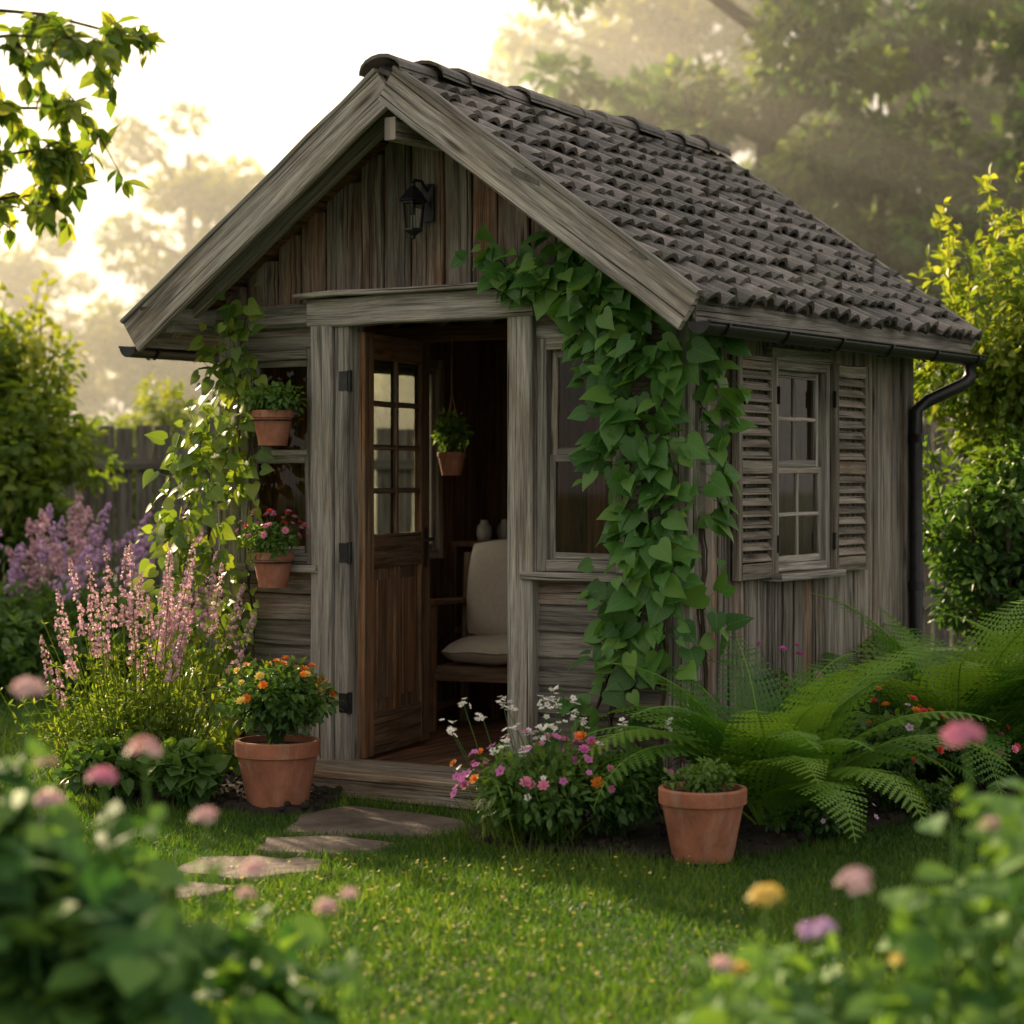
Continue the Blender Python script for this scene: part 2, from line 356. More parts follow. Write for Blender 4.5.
def grass(name,n,y0,y1,k,hl,wd,x_off=0):
    Y=np.sqrt(U(y0**2,y1**2,n));X=Y*U(-k,k,n)
    m=~inpoly(X,Y,FOOT)&~inpoly(X,Y,STEP)
    for P,sc2 in ((BEDR,.93),(BEDL,.92)):
        c=np.mean(P,axis=0);m&=~inpoly(X,Y,[tuple(c+(np.array(p)-c)*(sc2+rng.normal(0,.012))) for p in P])
    for P in SL:
        c=np.mean(P,axis=0);m&=~inpoly(X,Y,[tuple(c+(np.array(p)-c)*.92) for p in P])
    X=X[m];Y=Y[m];n=len(X)
    pn=np.sin(X*2.1+1)*np.sin(Y*1.7)+np.sin(X*5.3+Y*3.1)*.5+np.sin(X*13+Y*7)*np.sin(Y*11-X*4)*.6
    h=hl*U(.4,1.25,n)*(1+.25*pn)
    d=np.stack([rng.normal(0,.42,n),rng.normal(0,.42,n),np.ones(n)],1)
    nr=np.stack([rng.normal(0,1,n),rng.normal(0,1,n),np.zeros(n)],1)
    g=Geo();g.scatter(BLADE,np.stack([X,Y,np.full(n,-.004)],1),d,nr,np.stack([wd*U(.7,1.3,n),h,h],1),np.clip(.42+.16*pn+rng.normal(0,.24,n),0,1))
    return g
g=grass('a',240000,5.0,10.2,.34,.048,.0048)
g2=grass('b',110000,10.2,17,.34,.06,.008)
g.raw(np.concatenate(g2.V),np.concatenate(g2.L),np.concatenate(g2.C),np.concatenate(g2.T))
g.build('lawn_grass',L_GRASS)
g=Geo();n=560;Y=U(5.4,8.0,n);X=rng.normal(-.35,.6,n);k=~inpoly(X,Y,BEDR)&~inpoly(X,Y,FOOT)  # tiny yellow florets imitate the sparkle of sunlit dew in the grass
pos=np.stack([X,Y,U(.035,.06,n)],1)[k];n=len(pos)
g.scatter(FL5,pos,np.stack([rng.normal(0,.3,n),rng.normal(0,.3,n),np.ones(n)],1),unit(n),U(.004,.008,n),U(0,1,n),0)
g.build('lawn_glint_florets',[P_YE])
# ------------------------------------------------------------------ SHED
shed=root('garden_shed',(C[0],C[1],0),RZ)
WX=2.57;WY=2.36;RX=-1.285;SLP=.695
zb=lambda x:3.07-SLP*abs(x-RX)
X3=np.array([1,0,0.]);Y3=np.array([0,1,0.]);Z3=np.array([0,0,1.])
class Face:
    def __init__(s,o,ex,nr): s.o=np.array(o,float);s.ex=ex;s.nr=nr
    def __call__(s,a,z,d=0): return s.o+s.ex*a+Z3*z+s.nr*d
FR=Face((0,0,0),X3,-Y3);SD=Face((0,0,0),Y3,X3);LF=Face((-WX,0,0),Y3,-X3);BK=Face((0,WY,0),X3,Y3)
def vwall(g,gi,P,a0,a1,zb0,zt,ops,bw):
    ed=sorted(set([a0,a1]+[o[0] for o in ops]+[o[1] for o in ops]))
    for s0,s1 in zip(ed[:-1],ed[1:]):
        n=max(1,round((s1-s0)/bw));cut=np.linspace(s0,s1,n+1);cut[1:-1]+=rng.normal(0,bw*.1,n-1)
        for c0,c1 in zip(cut[:-1],cut[1:]):
            m=(c0+c1)/2;top=zt(m);iv=[(zb0,top)]
            for o in ops:
                if o[0]<m<o[1]: iv=[(zb0,o[2]),(o[3],top)]
            for z0,z1 in iv:
                if z1-z0<.02: continue
                off=U(-.006,.006)
                g.board(P(m,z0+U(-.01,.01)*(z0==zb0),-.012+off),P(m,z1,-.012+off),P.ex*(c1-c0-.012),P.nr*.022,segs=5,jit=.0022)
                gi.board(P(m,z0,-.038),P(m,z1,-.038),P.ex*(c1-c0+.001),P.nr*.014,segs=1,jit=0,ch=.0005)
gW=Geo();gI=Geo();gT=Geo();gG=Geo();gA=Geo()
SW=(.745,1.33,1.02,1.98);LW_ADDED=(.72,1.80,1.0,2.10)  # left-wall window is added, sized to make the door panes look bright
vwall(gW,gI,SD,.0,WY,.06,lambda a:2.26,[SW],.115)
vwall(gW,gI,LF,.0,WY,.06,lambda a:2.26,[LW_ADDED],.14)
vwall(gW,gI,BK,-WX,0,.06,lambda a:zb(a)+.14,[],.16)
vwall(gA,gI,FR,-WX,0,2.24,lambda a:zb(a)+.15,[],.165)
FWL=(-2.45,-1.99,1.04,2.06);FWR=(-.75,-.30,1.04,2.06)
def clap(a0,a1,z0,z1,h=.125):
    n=max(1,round((z1-z0)/h));hh=(z1-z0)/n
    for i in range(n):
        z=z0+hh*i
        gW.board(FR(a0,z+hh/2,.0),FR(a1,z+hh/2,.0),np.array([0,-.022,-(hh+.012)]),-Y3*.018,segs=3,jit=.002)
    gI.board(FR((a0+a1)/2,z0,-.034),FR((a0+a1)/2,z1,-.034),X3*(a1-a0),-Y3*.014,segs=1,jit=0)
clap(-2.46,-1.97,.06,1.02);clap(-2.46,-1.97,2.07,2.2);clap(-.76,-.1,.06,1.02);clap(-.76,-.1,2.07,2.2);clap(-.30,-.1,1.02,2.07)
def post(a0,a1,z0,z1,dout,din,t=None,g=None,P=FR):
    (g or gT).board(P((a0+a1)/2,z0,(dout+din)/2),P((a0+a1)/2,z1,(dout+din)/2),P.ex*(a1-a0),P.nr*(dout-din),tint=t,segs=6,jit=.003,ch=.009)
post(-WX-.02,-WX+.11,.02,2.24,.035,-.07)
post(-.11,.02,.02,2.24,.035,-.07)
post(-1.985,-1.86,.0,2.16,.075,-.06,.55);post(-1.857,-1.776,.0,2.16,.055,-.08,.3)
post(-.883,-.752,.0,2.16,.07,-.08,.7)
gT.board(FR(-2.0,2.225,.03),FR(-.74,2.225,.03),Z3*.13,Y3*.10,tint=.6,segs=6,jit=.003,ch=.008)
gT.board(FR(-2.04,2.302,.05),FR(-.70,2.302,.05),Z3*.022,Y3*.17,tint=.8,segs=6,jit=.002)
gT.board(FR(-2.62,2.215,.02),FR(-2.01,2.215,.02),Z3*.11,Y3*.07,tint=.2,segs=4)
gT.board(FR(-.74,2.215,.02),FR(.04,2.215,.02),Z3*.11,Y3*.07,tint=.3,segs=4)
for a in (-WX+.0,-.0):
    gT.board((a-.0+(.06 if a>-1 else -.06),-.36,2.2),(a+(.06 if a>-1 else -.06),WY+.24,2.2),X3*.09,Z3*.12,segs=4,tint=.4)
gT.board((RX,-.39,2.985),(RX,WY+.24,2.985),X3*.06,Z3*.1,tint=.8)
gF=Geo();gP=Geo()
for i in range(20):
    x=-WX+.06+i*.128
    gF.board((x+.05,.0,.105),(x+.05,WY-.05,.105),X3*.122,Z3*.025,segs=2,jit=.001)
gP.board((-1.99,-.02,.115),(-.74,-.02,.115),Y3*.13,Z3*.035,tint=.5,segs=4)
gP.board((-1.96,-.155,.107),(-.76,-.155,.107),Y3*.13,Z3*.034,tint=.7,segs=4)
gP.board((-1.96,-.265,.103),(-.76,-.265,.103),Y3*.085,Z3*.034,tint=.95,segs=4)
gP.board((-1.94,-.285,.045),(-.77,-.285,.045),Z3*.078,Y3*.035,tint=.6,segs=4)
gP.board((-.775,-.265,.045),(-.775,-.05,.045),Z3*.078,X3*.03,tint=.4)
gT.board((-2.5,.0,.03),(0,.0,.03),Z3*.10,Y3*.05,tint=.2)
gT.board((.0,.02,.03),(.0,WY,.03),Z3*.10,X3*.06,tint=.2)
gW.board(SD(.055,.04,.012),SD(.055,2.16,.012),Y3*.10,X3*.022,segs=5,tint=.5)
gW.board(SD(WY-.05,.04,.012),SD(WY-.05,2.2,.012),Y3*.10,X3*.022,segs=5,tint=.2)
def window(P,o,cols,rows,trim=True,mid=True,fr=.05,g=None):
    g=g or gT;a0,a1,z0,z1=o
    def vb(a,w_,za,zb_,d,t): g.board(P(a,za,d),P(a,zb_,d),P.ex*w_,P.nr*t,segs=3,jit=.001)
    def hb(z,w_,aa,ab,d,t): g.board(P(aa,z,d),P(ab,z,d),Z3*w_,P.nr*t,segs=3,jit=.001)
    vb(a0+fr/2,fr,z0,z1,-.005,.07);vb(a1-fr/2,fr,z0,z1,-.005,.07)
    hb(z1-fr/2,fr,a0+fr,a1-fr,-.005,.07);hb(z0+fr/2,fr,a0+fr,a1-fr,-.005,.07)
    if trim:
        hb(z0-.02,.035,a0-.05,a1+.05,.035,.11);hb(z1+.03,.06,a0-.02,a1+.02,.012,.03)
    ia0,ia1,iz0,iz1=a0+fr,a1-fr,z0+fr,z1-fr;zm=(iz0+iz1)/2
    for k,(q0,q1) in enumerate(((iz0,zm),(zm,iz1)) if mid else ((iz0,iz1),)):
        d=-.022 if k else -.006;s_=.032
        vb(ia0+s_/2,s_,q0,q1,d,.025);vb(ia1-s_/2,s_,q0,q1,d,.025)
        hb(q0+s_/2,s_,ia0+s_,ia1-s_,d,.024);hb(q1-s_/2,s_,ia0+s_,ia1-s_,d,.024)
        for c in range(1,cols): vb(ia0+(ia1-ia0)*c/cols,.018,q0+s_,q1-s_,d,.018)
        for r in range(1,rows): hb(q0+(q1-q0)*r/rows,.018,ia0+s_,ia1-s_,d+.001,.018)
        gG.add([P(ia0,q0,d),P(ia1,q0,d),P(ia1,q1,d),P(ia0,q1,d)],[[0,1,2,3]])
window(SD,SW,2,2,fr=.04);window(FR,FWL,1,1);window(FR,FWR,1,1);window(LF,LW_ADDED,1,1,mid=False)
gS=Geo()
def shutter(a0,a1,z0,z1):
    P=SD;d=.032
    for a in (a0+.025,a1-.025): gS.board(P(a,z0,d),P(a,z1,d),P.ex*.05,P.nr*.03,segs=4)
    for z,h in ((z0+.035,.07),(z1-.03,.06),((z0+z1)/2,.06)): gS.board(P(a0+.05,z,d),P(a1-.05,z,d),Z3*h,P.nr*.027,segs=2)
    for q0,q1 in ((z0+.07,(z0+z1)/2-.03),((z0+z1)/2+.03,z1-.06)):
        n=int((q1-q0)/.045)
        for i in range(n):
            z=q0+(i+.5)*(q1-q0)/n
            gS.board(P(a0+.048,z,d),P(a1-.048,z,d),np.array([.024,0,-.034]),np.array([.004,0,.0025])*1.3,segs=1,jit=.0008,ch=.001)
shutter(.345,.735,1.0,1.99);shutter(1.35,1.76,1.0,1.99)
gM=Geo()
for a in (.74,1.34):
    for z in (1.15,1.82): gM.tube([SD(a,z-.04,.05),SD(a,z+.04,.05)],.008,6)
gR=Geo();al=math.atan(SLP);ca,sa=math.cos(al),math.sin(al);YF=-.39;YB=WY+.27
for sg in (-1,1):
    e=np.array([sg*ca,0,-sa]);n=np.array([sg*sa,0,ca]);Ls=1.50/ca
    O=np.array([RX,0,3.07+.145])
    k=15
    for i in range(k):
        s_=(i+.5)*Ls/k;p=O+e*s_
        gI.board(p+Y3*(YF+.0),p+Y3*YB,e*(Ls/k-.003),n*.018,segs=2,jit=.001)
    for y in np.linspace(-.2,WY+.15,8):
        p=O+n*(-.045)
        gT.board(p+Y3*y+e*.03,p+Y3*y+e*(Ls-.03),n*.07,Y3*.045,segs=3,tint=U(0,.5))
    for y,td in ((YF-.02,.035),(YB+.01,.03)):
        p=np.array([RX,y,3.07+.098])
        gT.board(p+e*(.0),p+e*(Ls+.01),n*.165,Y3*td,segs=8,jit=.004,tint=.85,ch=.006)
        gT.board(p+e*0.0+n*.09+Y3*(-.008),p+e*(Ls+.01)+n*.09+Y3*(-.008),n*.022,Y3*.042,segs=8,jit=.003,tint=.15,ch=.004)
    p=O+e*Ls
    gT.board(p+Y3*(YF+.03)-Z3*.05,p+Y3*YB-Z3*.05,Z3*.10,e*.02,segs=5,tint=.3)
    N=7;V=[]
    for dz in (0,-.2):
        for yy,lift in ((0,-.32),(1,0.0)):
            for j in range(N):
                x=-.5+j/(N-1);V.append((x*1.08,yy,math.cos(math.pi*x)*.34+lift+dz))
    F=[]
    for j in range(N-1):
        F.append([j,j+1,N+j+1,N+j]);F.append([2*N+j,3*N+j,3*N+j+1,2*N+j+1]);F.append([N+j,N+j+1,3*N+j+1,3*N+j])
    F+= [[0,N,3*N,2*N],[N-1,2*N+N-1,3*N+N-1,2*N-1]]
    TT=tm(V,F)
    rows=13;ex=(Ls+.05)/rows;wT=.108;cols=int((YB-YF+.05)/wT)
    for r in range(rows):
        m=cols;off=.012*rng.normal()
        yy=YF-.01+off+wT*(np.arange(m)+.5)+rng.normal(0,.006,m)
        st=(r*ex)-.35*ex+rng.normal(0,.014,m)
        pos=O+n*.036+e*st[:,None]+Y3*yy[:,None]+n*rng.normal(0,.0045,m)[:,None]
        dd=e+n*.03+Y3*rng.normal(0,.05,m)[:,None]+n*rng.normal(0,.018,m)[:,None]
        nn=n+rng.normal(0,.09,(m,3))
        gR.scatter(TT,pos,dd,nn,np.stack([np.full(m,wT),ex*1.36*U(.94,1.10,m),np.full(m,.105)],1),np.clip(rng.normal(.45,.3,m),0,1))
Nn=9;V=[]
for yy,k in ((0,1.0),(1,1.12)):
    for zoff in (0,-.16):
        for j in range(Nn):
            t=math.pi*j/(Nn-1);V.append((math.cos(t)*k,yy,math.sin(t)*.62*k+zoff))
F=[]
for j in range(Nn-1):
    F+=[[j,j+1,2*Nn+j+1,2*Nn+j],[Nn+j,3*Nn+j,3*Nn+j+1,Nn+j+1],[2*Nn+j,2*Nn+j+1,3*Nn+j+1,3*Nn+j],[j,Nn+j,Nn+j+1,j+1]]
RT=tm(V,F);nr=12
for i in range(nr):
    y=YB+.02-(i)*(YB-YF+.05)/nr
    gR.scatter(RT,[(RX+rng.normal(0,.006),y,3.236+rng.normal(0,.008))],-Y3+Z3*.03+X3*rng.normal(0,.03),Z3,[[.105,(YB-YF)/nr*1.12,.10]],U(.2,.8))
gR.build('roof_tiles',TILE,shed,smooth=False)
def gutter(x,sg):
    N=9;r=.05;ys=np.linspace(YF-.02,YB,7);V=[];z=2.075
    for y in ys:
        for k in range(N): t=math.pi+math.pi*k/(N-1);V.append((x+r*math.cos(t),y,z+r*math.sin(t)))
        for k in range(N): t=2*math.pi-math.pi*k/(N-1);V.append((x+(r-.006)*math.cos(t),y,z+(r-.006)*math.sin(t)))
    m=2*N;F=[[i*m+j,i*m+(j+1)%m,(i+1)*m+(j+1)%m,(i+1)*m+j] for i in range(len(ys)-1) for j in range(m)]
    gM.add(V,F)
    for y in (ys[0],ys[-1]):
        b=[(x+r*math.cos(math.pi+math.pi*k/(N-1)),y,z+r*math.sin(math.pi+math.pi*k/(N-1))) for k in range(N)];gM.add(b,[list(range(N))])
    gM.tube([(x+sg*r,YF-.02,z),(x+sg*r,YB,z)],.007,6)
    for y in np.linspace(YF+.15,YB-.1,6):
        gM.tube([(x+(r+.006)*math.cos(t),y,z+(r+.006)*math.sin(t)) for t in np.linspace(math.pi,2*math.pi,9)],.006,5)
gutter(.26,1);gutter(-WX-.26,-1)
yd=WY-.08
gM.tube([(.26,YB-.1,2.05),(.26,YB-.1,1.97),(.24,YB-.13,1.93),(.11,yd+.05,1.84),(.06,yd+.02,1.79),(.06,yd+.02,1.5),(.06,yd+.02,.12),(.13,yd+.02,.06)],.033,12)
for z in (1.65,.9): gM.tube([(.06,yd+.02,z-.02),(.06,yd+.02,z+.02)],.040,12)
gM.build('gutter_and_downspout',METAL,shed,smooth=True)
th=R(103);dv=np.array([math.cos(th),math.sin(th),0]);dn=np.array([math.sin(th),-math.cos(th),0])
class DF:
    def __init__(s):s.ex=dv;s.nr=dn
    def __call__(s,a,z,d=0): return np.array([-1.765,.03,0])+dv*a+Z3*z+dn*d
D=DF();gD=Geo();DW=.80;z0=.135;z1=2.13
def vb(a,w_,za,zb_,t=.04,d=0,tt=None): gD.board(D(a,za,d),D(a,zb_,d),dv*w_,dn*t,segs=4,jit=.0012,tint=tt)
def hb(z,w_,aa,ab,t=.038,d=0): gD.board(D(aa,z,d),D(ab,z,d),Z3*w_,dn*t,segs=3,jit=.001)
vb(.055,.11,z0,z1);vb(DW-.055,.11,z0,z1)
hb(z0+.10,.20,.11,DW-.11);hb(z1-.06,.12,.11,DW-.11);hb(1.10,.16,.11,DW-.11)
g0,g1=1.18,z1-.12
vb(DW/2,.03,g0,g1,.034)
for r in range(1,4): hb(g0+(g1-g0)*r/4,.026,.11,DW-.11,.03)
gG.add([D(.11,g0),D(DW-.11,g0),D(DW-.11,g1),D(.11,g1)],[[0,1,2,3]])
vb(DW/2,.07,z0+.2,1.02,.036)
for a in (.245,DW-.245):
    vb(a,.235,z0+.2,1.02,.014);vb(a,.16,z0+.26,.96,.026)
gK=Geo()
gK.board(D(DW-.055,1.0,-.024),D(DW-.055,1.2,-.024),dv*.035,dn*.006);gK.board(D(DW-.055,1.0,.024),D(DW-.055,1.2,.024),dv*.035,dn*.006)
gK.tube([D(DW-.055,1.14,.02),D(DW-.055,1.14,.06),D(DW-.16,1.14,.065)],.009,8);gK.tube([D(DW-.055,1.14,-.02),D(DW-.055,1.14,-.06),D(DW-.16,1.14,-.065)],.009,8)
for z in (.4,1.1,1.9): gK.tube([(-1.772,-.045,z-.05),(-1.772,-.045,z+.05)],.012,8);gK.board((-1.80,-.058,z-.045),(-1.80,-.058,z+.045),X3*.05,Y3*.005)
gD.build('door',W_DOOR,shed);gK.build('door_hardware',METAL,shed)
for z in (1.08,.6): gI.board((-2.36,1.84,z),(-2.36,2.3,z),X3*.32,Z3*.03,segs=2)
gI.board((-2.22,1.86,.12),(-2.22,1.86,1.08),X3*.04,Y3*.04);gI.board((-2.5,1.86,.12),(-2.5,1.86,1.08),X3*.04,Y3*.04)
gI.board((-WX+.05,1.2,2.2),(-.05,1.2,2.2),Y3*.06,Z3*.08)
gA.build('gable_boards',W_GAB,shed)
gW.build('wall_boards',W_WALL,shed);gI.build('inner_lining',W_IN,shed);gT.build('timber_frame',W_GREY,shed);gF.build('floor_boards',W_IN,shed);gP.build('door_step',W_STEP,shed)
gS.build('window_shutters',W_SH,shed);gG.build('window_glass',GLASS,shed)
# ------------------------------------------------------------------ lantern
lr=root('wall_lantern',toW(-1.34,-.02,2.53),RZ);lr.scale=(.9,.9,.85);g=Geo();cy=-.13
g.board((0,-.004,.10),(0,-.004,.30),X3*.07,Y3*.016,ch=.004)
g.tube([(0,-.01,.26),(0,-.06,.31),(0,cy+.01,.31),(0,cy,.29)],.008,8)
g.lathe([(.004,.30),(.012,.29),(.012,.275),(.03,.262),(.075,.205),(.08,.195),(.07,.192),(.055,.195)],(0,cy,0),6)
g.lathe([(.062,.195),(.062,.185),(.05,.185)],(0,cy,0),6)
g.lathe([(.045,.05),(.052,.05),(.052,.04),(.03,.025),(.012,.012),(.012,0),(.001,-.008)],(0,cy,0),6)
for k in range(6):
    t=math.pi*k/3;g.tube([(.044*math.cos(t),cy+.044*math.sin(t),.05),(.058*math.cos(t),cy+.058*math.sin(t),.19)],.005,5)
g.build('lantern_frame',METAL,lr)
g=Geo();g.lathe([(.040,.05),(.054,.19)],(0,cy,0),6);g.build('lantern_glass',GLASS,lr)
g=Geo();g.lathe([(.001,.05),(.014,.05),(.014,.12),(.001,.125)],(0,cy,0),10);g.build('candle',CER,lr)
# ------------------------------------------------------------------ armchair
ar=root('wooden_armchair',toW(-1.98,1.55,.118),RZ*.55);g=Geo();w2=.29
for sx in (-w2,w2):
    g.board((sx,-.28,0),(sx,-.28,.66),X3*.045,Y3*.045,ch=.008);g.board((sx,.22,0),(sx,.30,.92),X3*.045,Y3*.045,ch=.008)
    g.board((sx,-.33,.68),(sx,.27,.66),X3*.065,Z3*.028,ch=.01);g.board((sx,-.26,.30),(sx,.24,.30),X3*.03,Z3*.07)
    g.board((sx,-.26,.12),(sx,.22,.12),X3*.025,Z3*.03)
g.board((-w2,-.28,.30),(w2,-.28,.30),Z3*.07,Y3*.03);g.board((-w2,.24,.30),(w2,.24,.30),Z3*.07,Y3*.03);g.board((-w2,.295,.88),(w2,.295,.88),Z3*.07,Y3*.03)
for x in np.linspace(-.2,.2,5): g.board((x,.25,.33),(x,.29,.86),X3*.03,Y3*.015)
for y in np.linspace(-.2,.2,4): g.board((-w2,y,.33),(w2,y,.33),Y3*.06,Z3*.015)
g.build('chair_frame',W_DOOR,ar)
def cushion(name,c,sz,rx,par):
    n=16;V=[];F=[]
    for s_ in (1,-1):
        for i in range(n+1):
            for j in range(n+1):
                u=-1+2*i/n;v=-1+2*j/n;h=((1-abs(u)**3)*(1-abs(v)**3))**.5
                rr=1-.10*(u*u*v*v)
                V.append((u*sz[0]*rr,v*sz[1]*rr,s_*sz[2]*(h*.97+.03)+.004*math.sin(u*7+v*3)))
    m=(n+1)**2
    for s_ in (0,1):
        for i in range(n):
            for j in range(n):
                a=s_*m+i*(n+1)+j;F.append([a,a+1,a+n+2,a+n+1])
    Mx=Matrix.Translation(c)@Matrix.Rotation(rx,4,'X')
    g=Geo();g.add([tuple(Mx@Vector(v)) for v in V],F);g.build(name,CLOTH,par,smooth=True)
cushion('seat_cushion',(0,-.02,.415),(.27,.28,.075),0,ar);cushion('back_cushion',(0,.16,.73),(.25,.27,.10),R(78),ar)
for i,(x,y,s_) in enumerate(((-2.36,1.95,1),(-2.3,2.07,.8),(-2.38,2.2,1.2))):
    e=root('ceramic_jar',toW(x,y,1.096),RZ);g=Geo();g.lathe([(.001,0),(.035*s_,0),(.045*s_,.04),(.04*s_,.08),(.022*s_,.10),(.025*s_,.115),(.018*s_,.115),(.001,.11)],(0,0,0),16);g.build('jar_body',CER,e,smooth=True)
# ------------------------------------------------------------------ pots
def pot(par,r,h,z=0,rimh=.22):
    g=Geo();b=r*.68
    g.lathe([(.001,z),(b,z),(b*1.01,z+.006),(r*.93,z+h*(1-rimh)),(r*.93,z+h*(1-rimh)),(r,z+h*(1-rimh)+.003),(r*1.01,z+h-.006),(r*.99,z+h),(r*.90,z+h),(r*.88,z+h-.03)],(0,0,0),40)
    o=g.build('pot',TERRA,par,smooth=False)
    g=Geo();g.lathe([(.001,z+h-.02),(r*.89,z+h-.028)],(0,0,0),24);g.build('potting_soil',SOIL,par)
def leafy(g,c,rad,n,size,mi=0,tb=.4,tmpl=LEAF,stems=20,smi=0,base=None):
    base=np.array(base if base is not None else (c[0],c[1],c[2]-rad[2]))
    cs=ell_centers(c,np.array(rad)*.75,max(6,n//28),.2)
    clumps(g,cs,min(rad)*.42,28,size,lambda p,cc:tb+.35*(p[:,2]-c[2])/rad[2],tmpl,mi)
    for i in range(stems):
        e=np.array(cs[i%len(cs)]);m=(base+e)/2+rng.normal(0,.02,3);g.tube([base+rng.normal(0,.02,3)*[1,1,0],m,e],[.004,.003,.002],4,.3,smi)
def flowers(g,c,rad,n,size,mi,tmpl=FL_D,cen=None,jit=.03,up=.6):
    u=unit(n);u[:,2]=np.abs(u[:,2])*.9+.1;u/=np.linalg.norm(u,axis=1,keepdims=True)
    p=np.array(c)+u*np.array(rad)*U(.88,1.14,n)[:,None]
    d=u+np.array([0,-.35,up])+rng.normal(0,.25,(n,3))
    g.scatter(tmpl,p,d,unit(n),size*U(.65,1.2,n),U(.2,1,n),mi)
    for a in p: g.tube([np.array(c)+(a-np.array(c))*.4,a],[.002,.0015],3,.4,0)
    return p,d
pr=root('terracotta_flower_pot',(-1.02,9.38,.0));pot(pr,.185,.31)
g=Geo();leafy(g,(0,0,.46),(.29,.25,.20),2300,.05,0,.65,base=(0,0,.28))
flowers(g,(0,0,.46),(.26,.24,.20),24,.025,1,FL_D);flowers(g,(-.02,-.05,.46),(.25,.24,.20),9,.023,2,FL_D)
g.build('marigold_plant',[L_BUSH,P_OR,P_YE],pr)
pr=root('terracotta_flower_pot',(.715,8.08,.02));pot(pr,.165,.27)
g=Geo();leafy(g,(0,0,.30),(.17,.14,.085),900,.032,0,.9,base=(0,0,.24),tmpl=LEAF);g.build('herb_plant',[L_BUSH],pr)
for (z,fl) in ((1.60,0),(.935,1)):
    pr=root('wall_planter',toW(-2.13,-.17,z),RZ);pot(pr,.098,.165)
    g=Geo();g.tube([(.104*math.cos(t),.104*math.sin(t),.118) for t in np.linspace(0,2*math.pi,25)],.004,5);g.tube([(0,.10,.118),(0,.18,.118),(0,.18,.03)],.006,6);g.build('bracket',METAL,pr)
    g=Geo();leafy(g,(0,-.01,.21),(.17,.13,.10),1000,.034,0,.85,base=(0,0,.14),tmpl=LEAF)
    if fl:
        for mi,n in ((1,26),(2,5)):
            flowers(g,(0,-.01,.22),(.18,.14,.13),n,.019,mi,FL_D)
    g.build('geranium_plant' if fl else 'trailing_plant',[L_BUSH,P_PINK,P_RED],pr)
pr=root('hanging_planter',toW(-1.99,1.1,1.46),RZ);pot(pr,.075,.12)
g=Geo()
for k in range(3):
    t=2*math.pi*k/3+.4;g.tube([(.072*math.cos(t),.072*math.sin(t),.115),(0,0,.42)],.003,4)
g.tube([(0,0,.42),(0,0,.72)],.003,4);g.build('rope',ROPE,pr)
g=Geo();leafy(g,(0,0,.20),(.13,.13,.13),700,.04,0,.9,base=(0,0,.1));g.build('trailing_plant',[L_BUSH],pr)
# ------------------------------------------------------------------ vines
def interp(P,n):
    P=np.array(P,float);t=np.linspace(0,len(P)-1,n);i=np.minimum(t.astype(int),len(P)-2);f=(t-i)[:,None]
    f=f*f*(3-2*f);return P[i]*(1-f)+P[i+1]*f
def vine(name,strands,mats,size,tb,out,top=True):
    r=root(name,(C[0],C[1],0),RZ);g=Geo()
    for (pts,dens,spread,ty) in strands:
        L=sum(np.linalg.norm(np.diff(np.array(pts,float),axis=0),axis=1));n=max(8,int(L/.04))
        c=interp(pts,n);c+=np.cumsum(rng.normal(0,.008,c.shape),axis=0)*[1,.2,.3]
        g.tube(c,np.linspace(.010,.003,n),6,.9,1)
        ph=np.linspace(0,L*9,n);c2=c+np.stack([np.sin(ph),np.cos(ph),0*ph],1)*.016;g.tube(c2,np.linspace(.006,.002,n),5,1,1)
        m=int(L*dens);ii=rng.integers(0,n,m)
        if top and pts[0][2]<.1: ii=np.maximum(ii,rng.integers(0,n,m))
        off=rng.normal(0,1,(m,3))*[spread,.03,spread*.8]
        p=c[ii]+off
        o=np.broadcast_to(np.array(out[ty],float),(m,3))
        p=p+o*np.abs(rng.normal(.05,.04,m))[:,None]
        if ty=='f': p[:,1]=np.minimum(p[:,1],-.06-U(0,.12,m))
        else:
            p[:,0]=np.maximum(p[:,0],.05+U(0,.10,m));
        d=off*np.array([3,1,1.5])*[.5,.5,.5]/max(spread,.01)*.35+np.array([0,0,-.55])+o*.35+rng.normal(0,.42,(m,3))
        nr=o*1.0+np.array([0,0,.55])+rng.normal(0,.42,(m,3))
        g.scatter(VL,p,d,nr,size*U(.4,1.25,m),np.clip(tb+rng.normal(0,.27,m),0,1),0)
        for q in range(0,m,3): g.tube([c[ii[q]],p[q]],[.002,.0015],3,.5,0)
    g.build('vine_stems_and_leaves',mats,r,smooth=True)
out={'f':(-.1,-1,0),'s':(1,-.1,0)}
vine('climbing_vine',[
 ([(-.30,-.12,.02),(-.34,-.1,.45),(-.22,-.09,.9),(-.25,-.09,1.5),(-.36,-.1,1.95),(-.6,-.1,2.30),(-.85,-.1,2.33),(-1.0,-.09,2.44)],38,.05,'f'),
 ([(-.50,-.09,.42),(-.42,-.1,.40),(-.28,-.1,.7),(-.2,-.1,1.0)],34,.05,'f'),
 ([(-.2,-.12,.02),(-.2,-.1,.7),(-.10,-.1,1.2),(-.15,-.1,1.7),(-.30,-.1,2.15),(-.48,-.1,2.40)],76,.085,'f'),
 ([(-.1,-.12,.02),(-.05,-.1,.8),(-.01,-.1,1.4),(-.10,-.1,1.95),(-.33,-.1,2.3)],70,.075,'f'),
 ([(-.20,-.1,.75),(-.08,-.12,1.1),(-.12,-.12,1.55),(-.22,-.1,2.0)],90,.12,'f'),
 ([(.06,.02,.05),(.06,.03,.9),(.07,.05,1.3),(.07,.04,1.75),(.07,.03,2.1)],38,.045,'s')],[L_VINE,BARK],.108,.55,out)
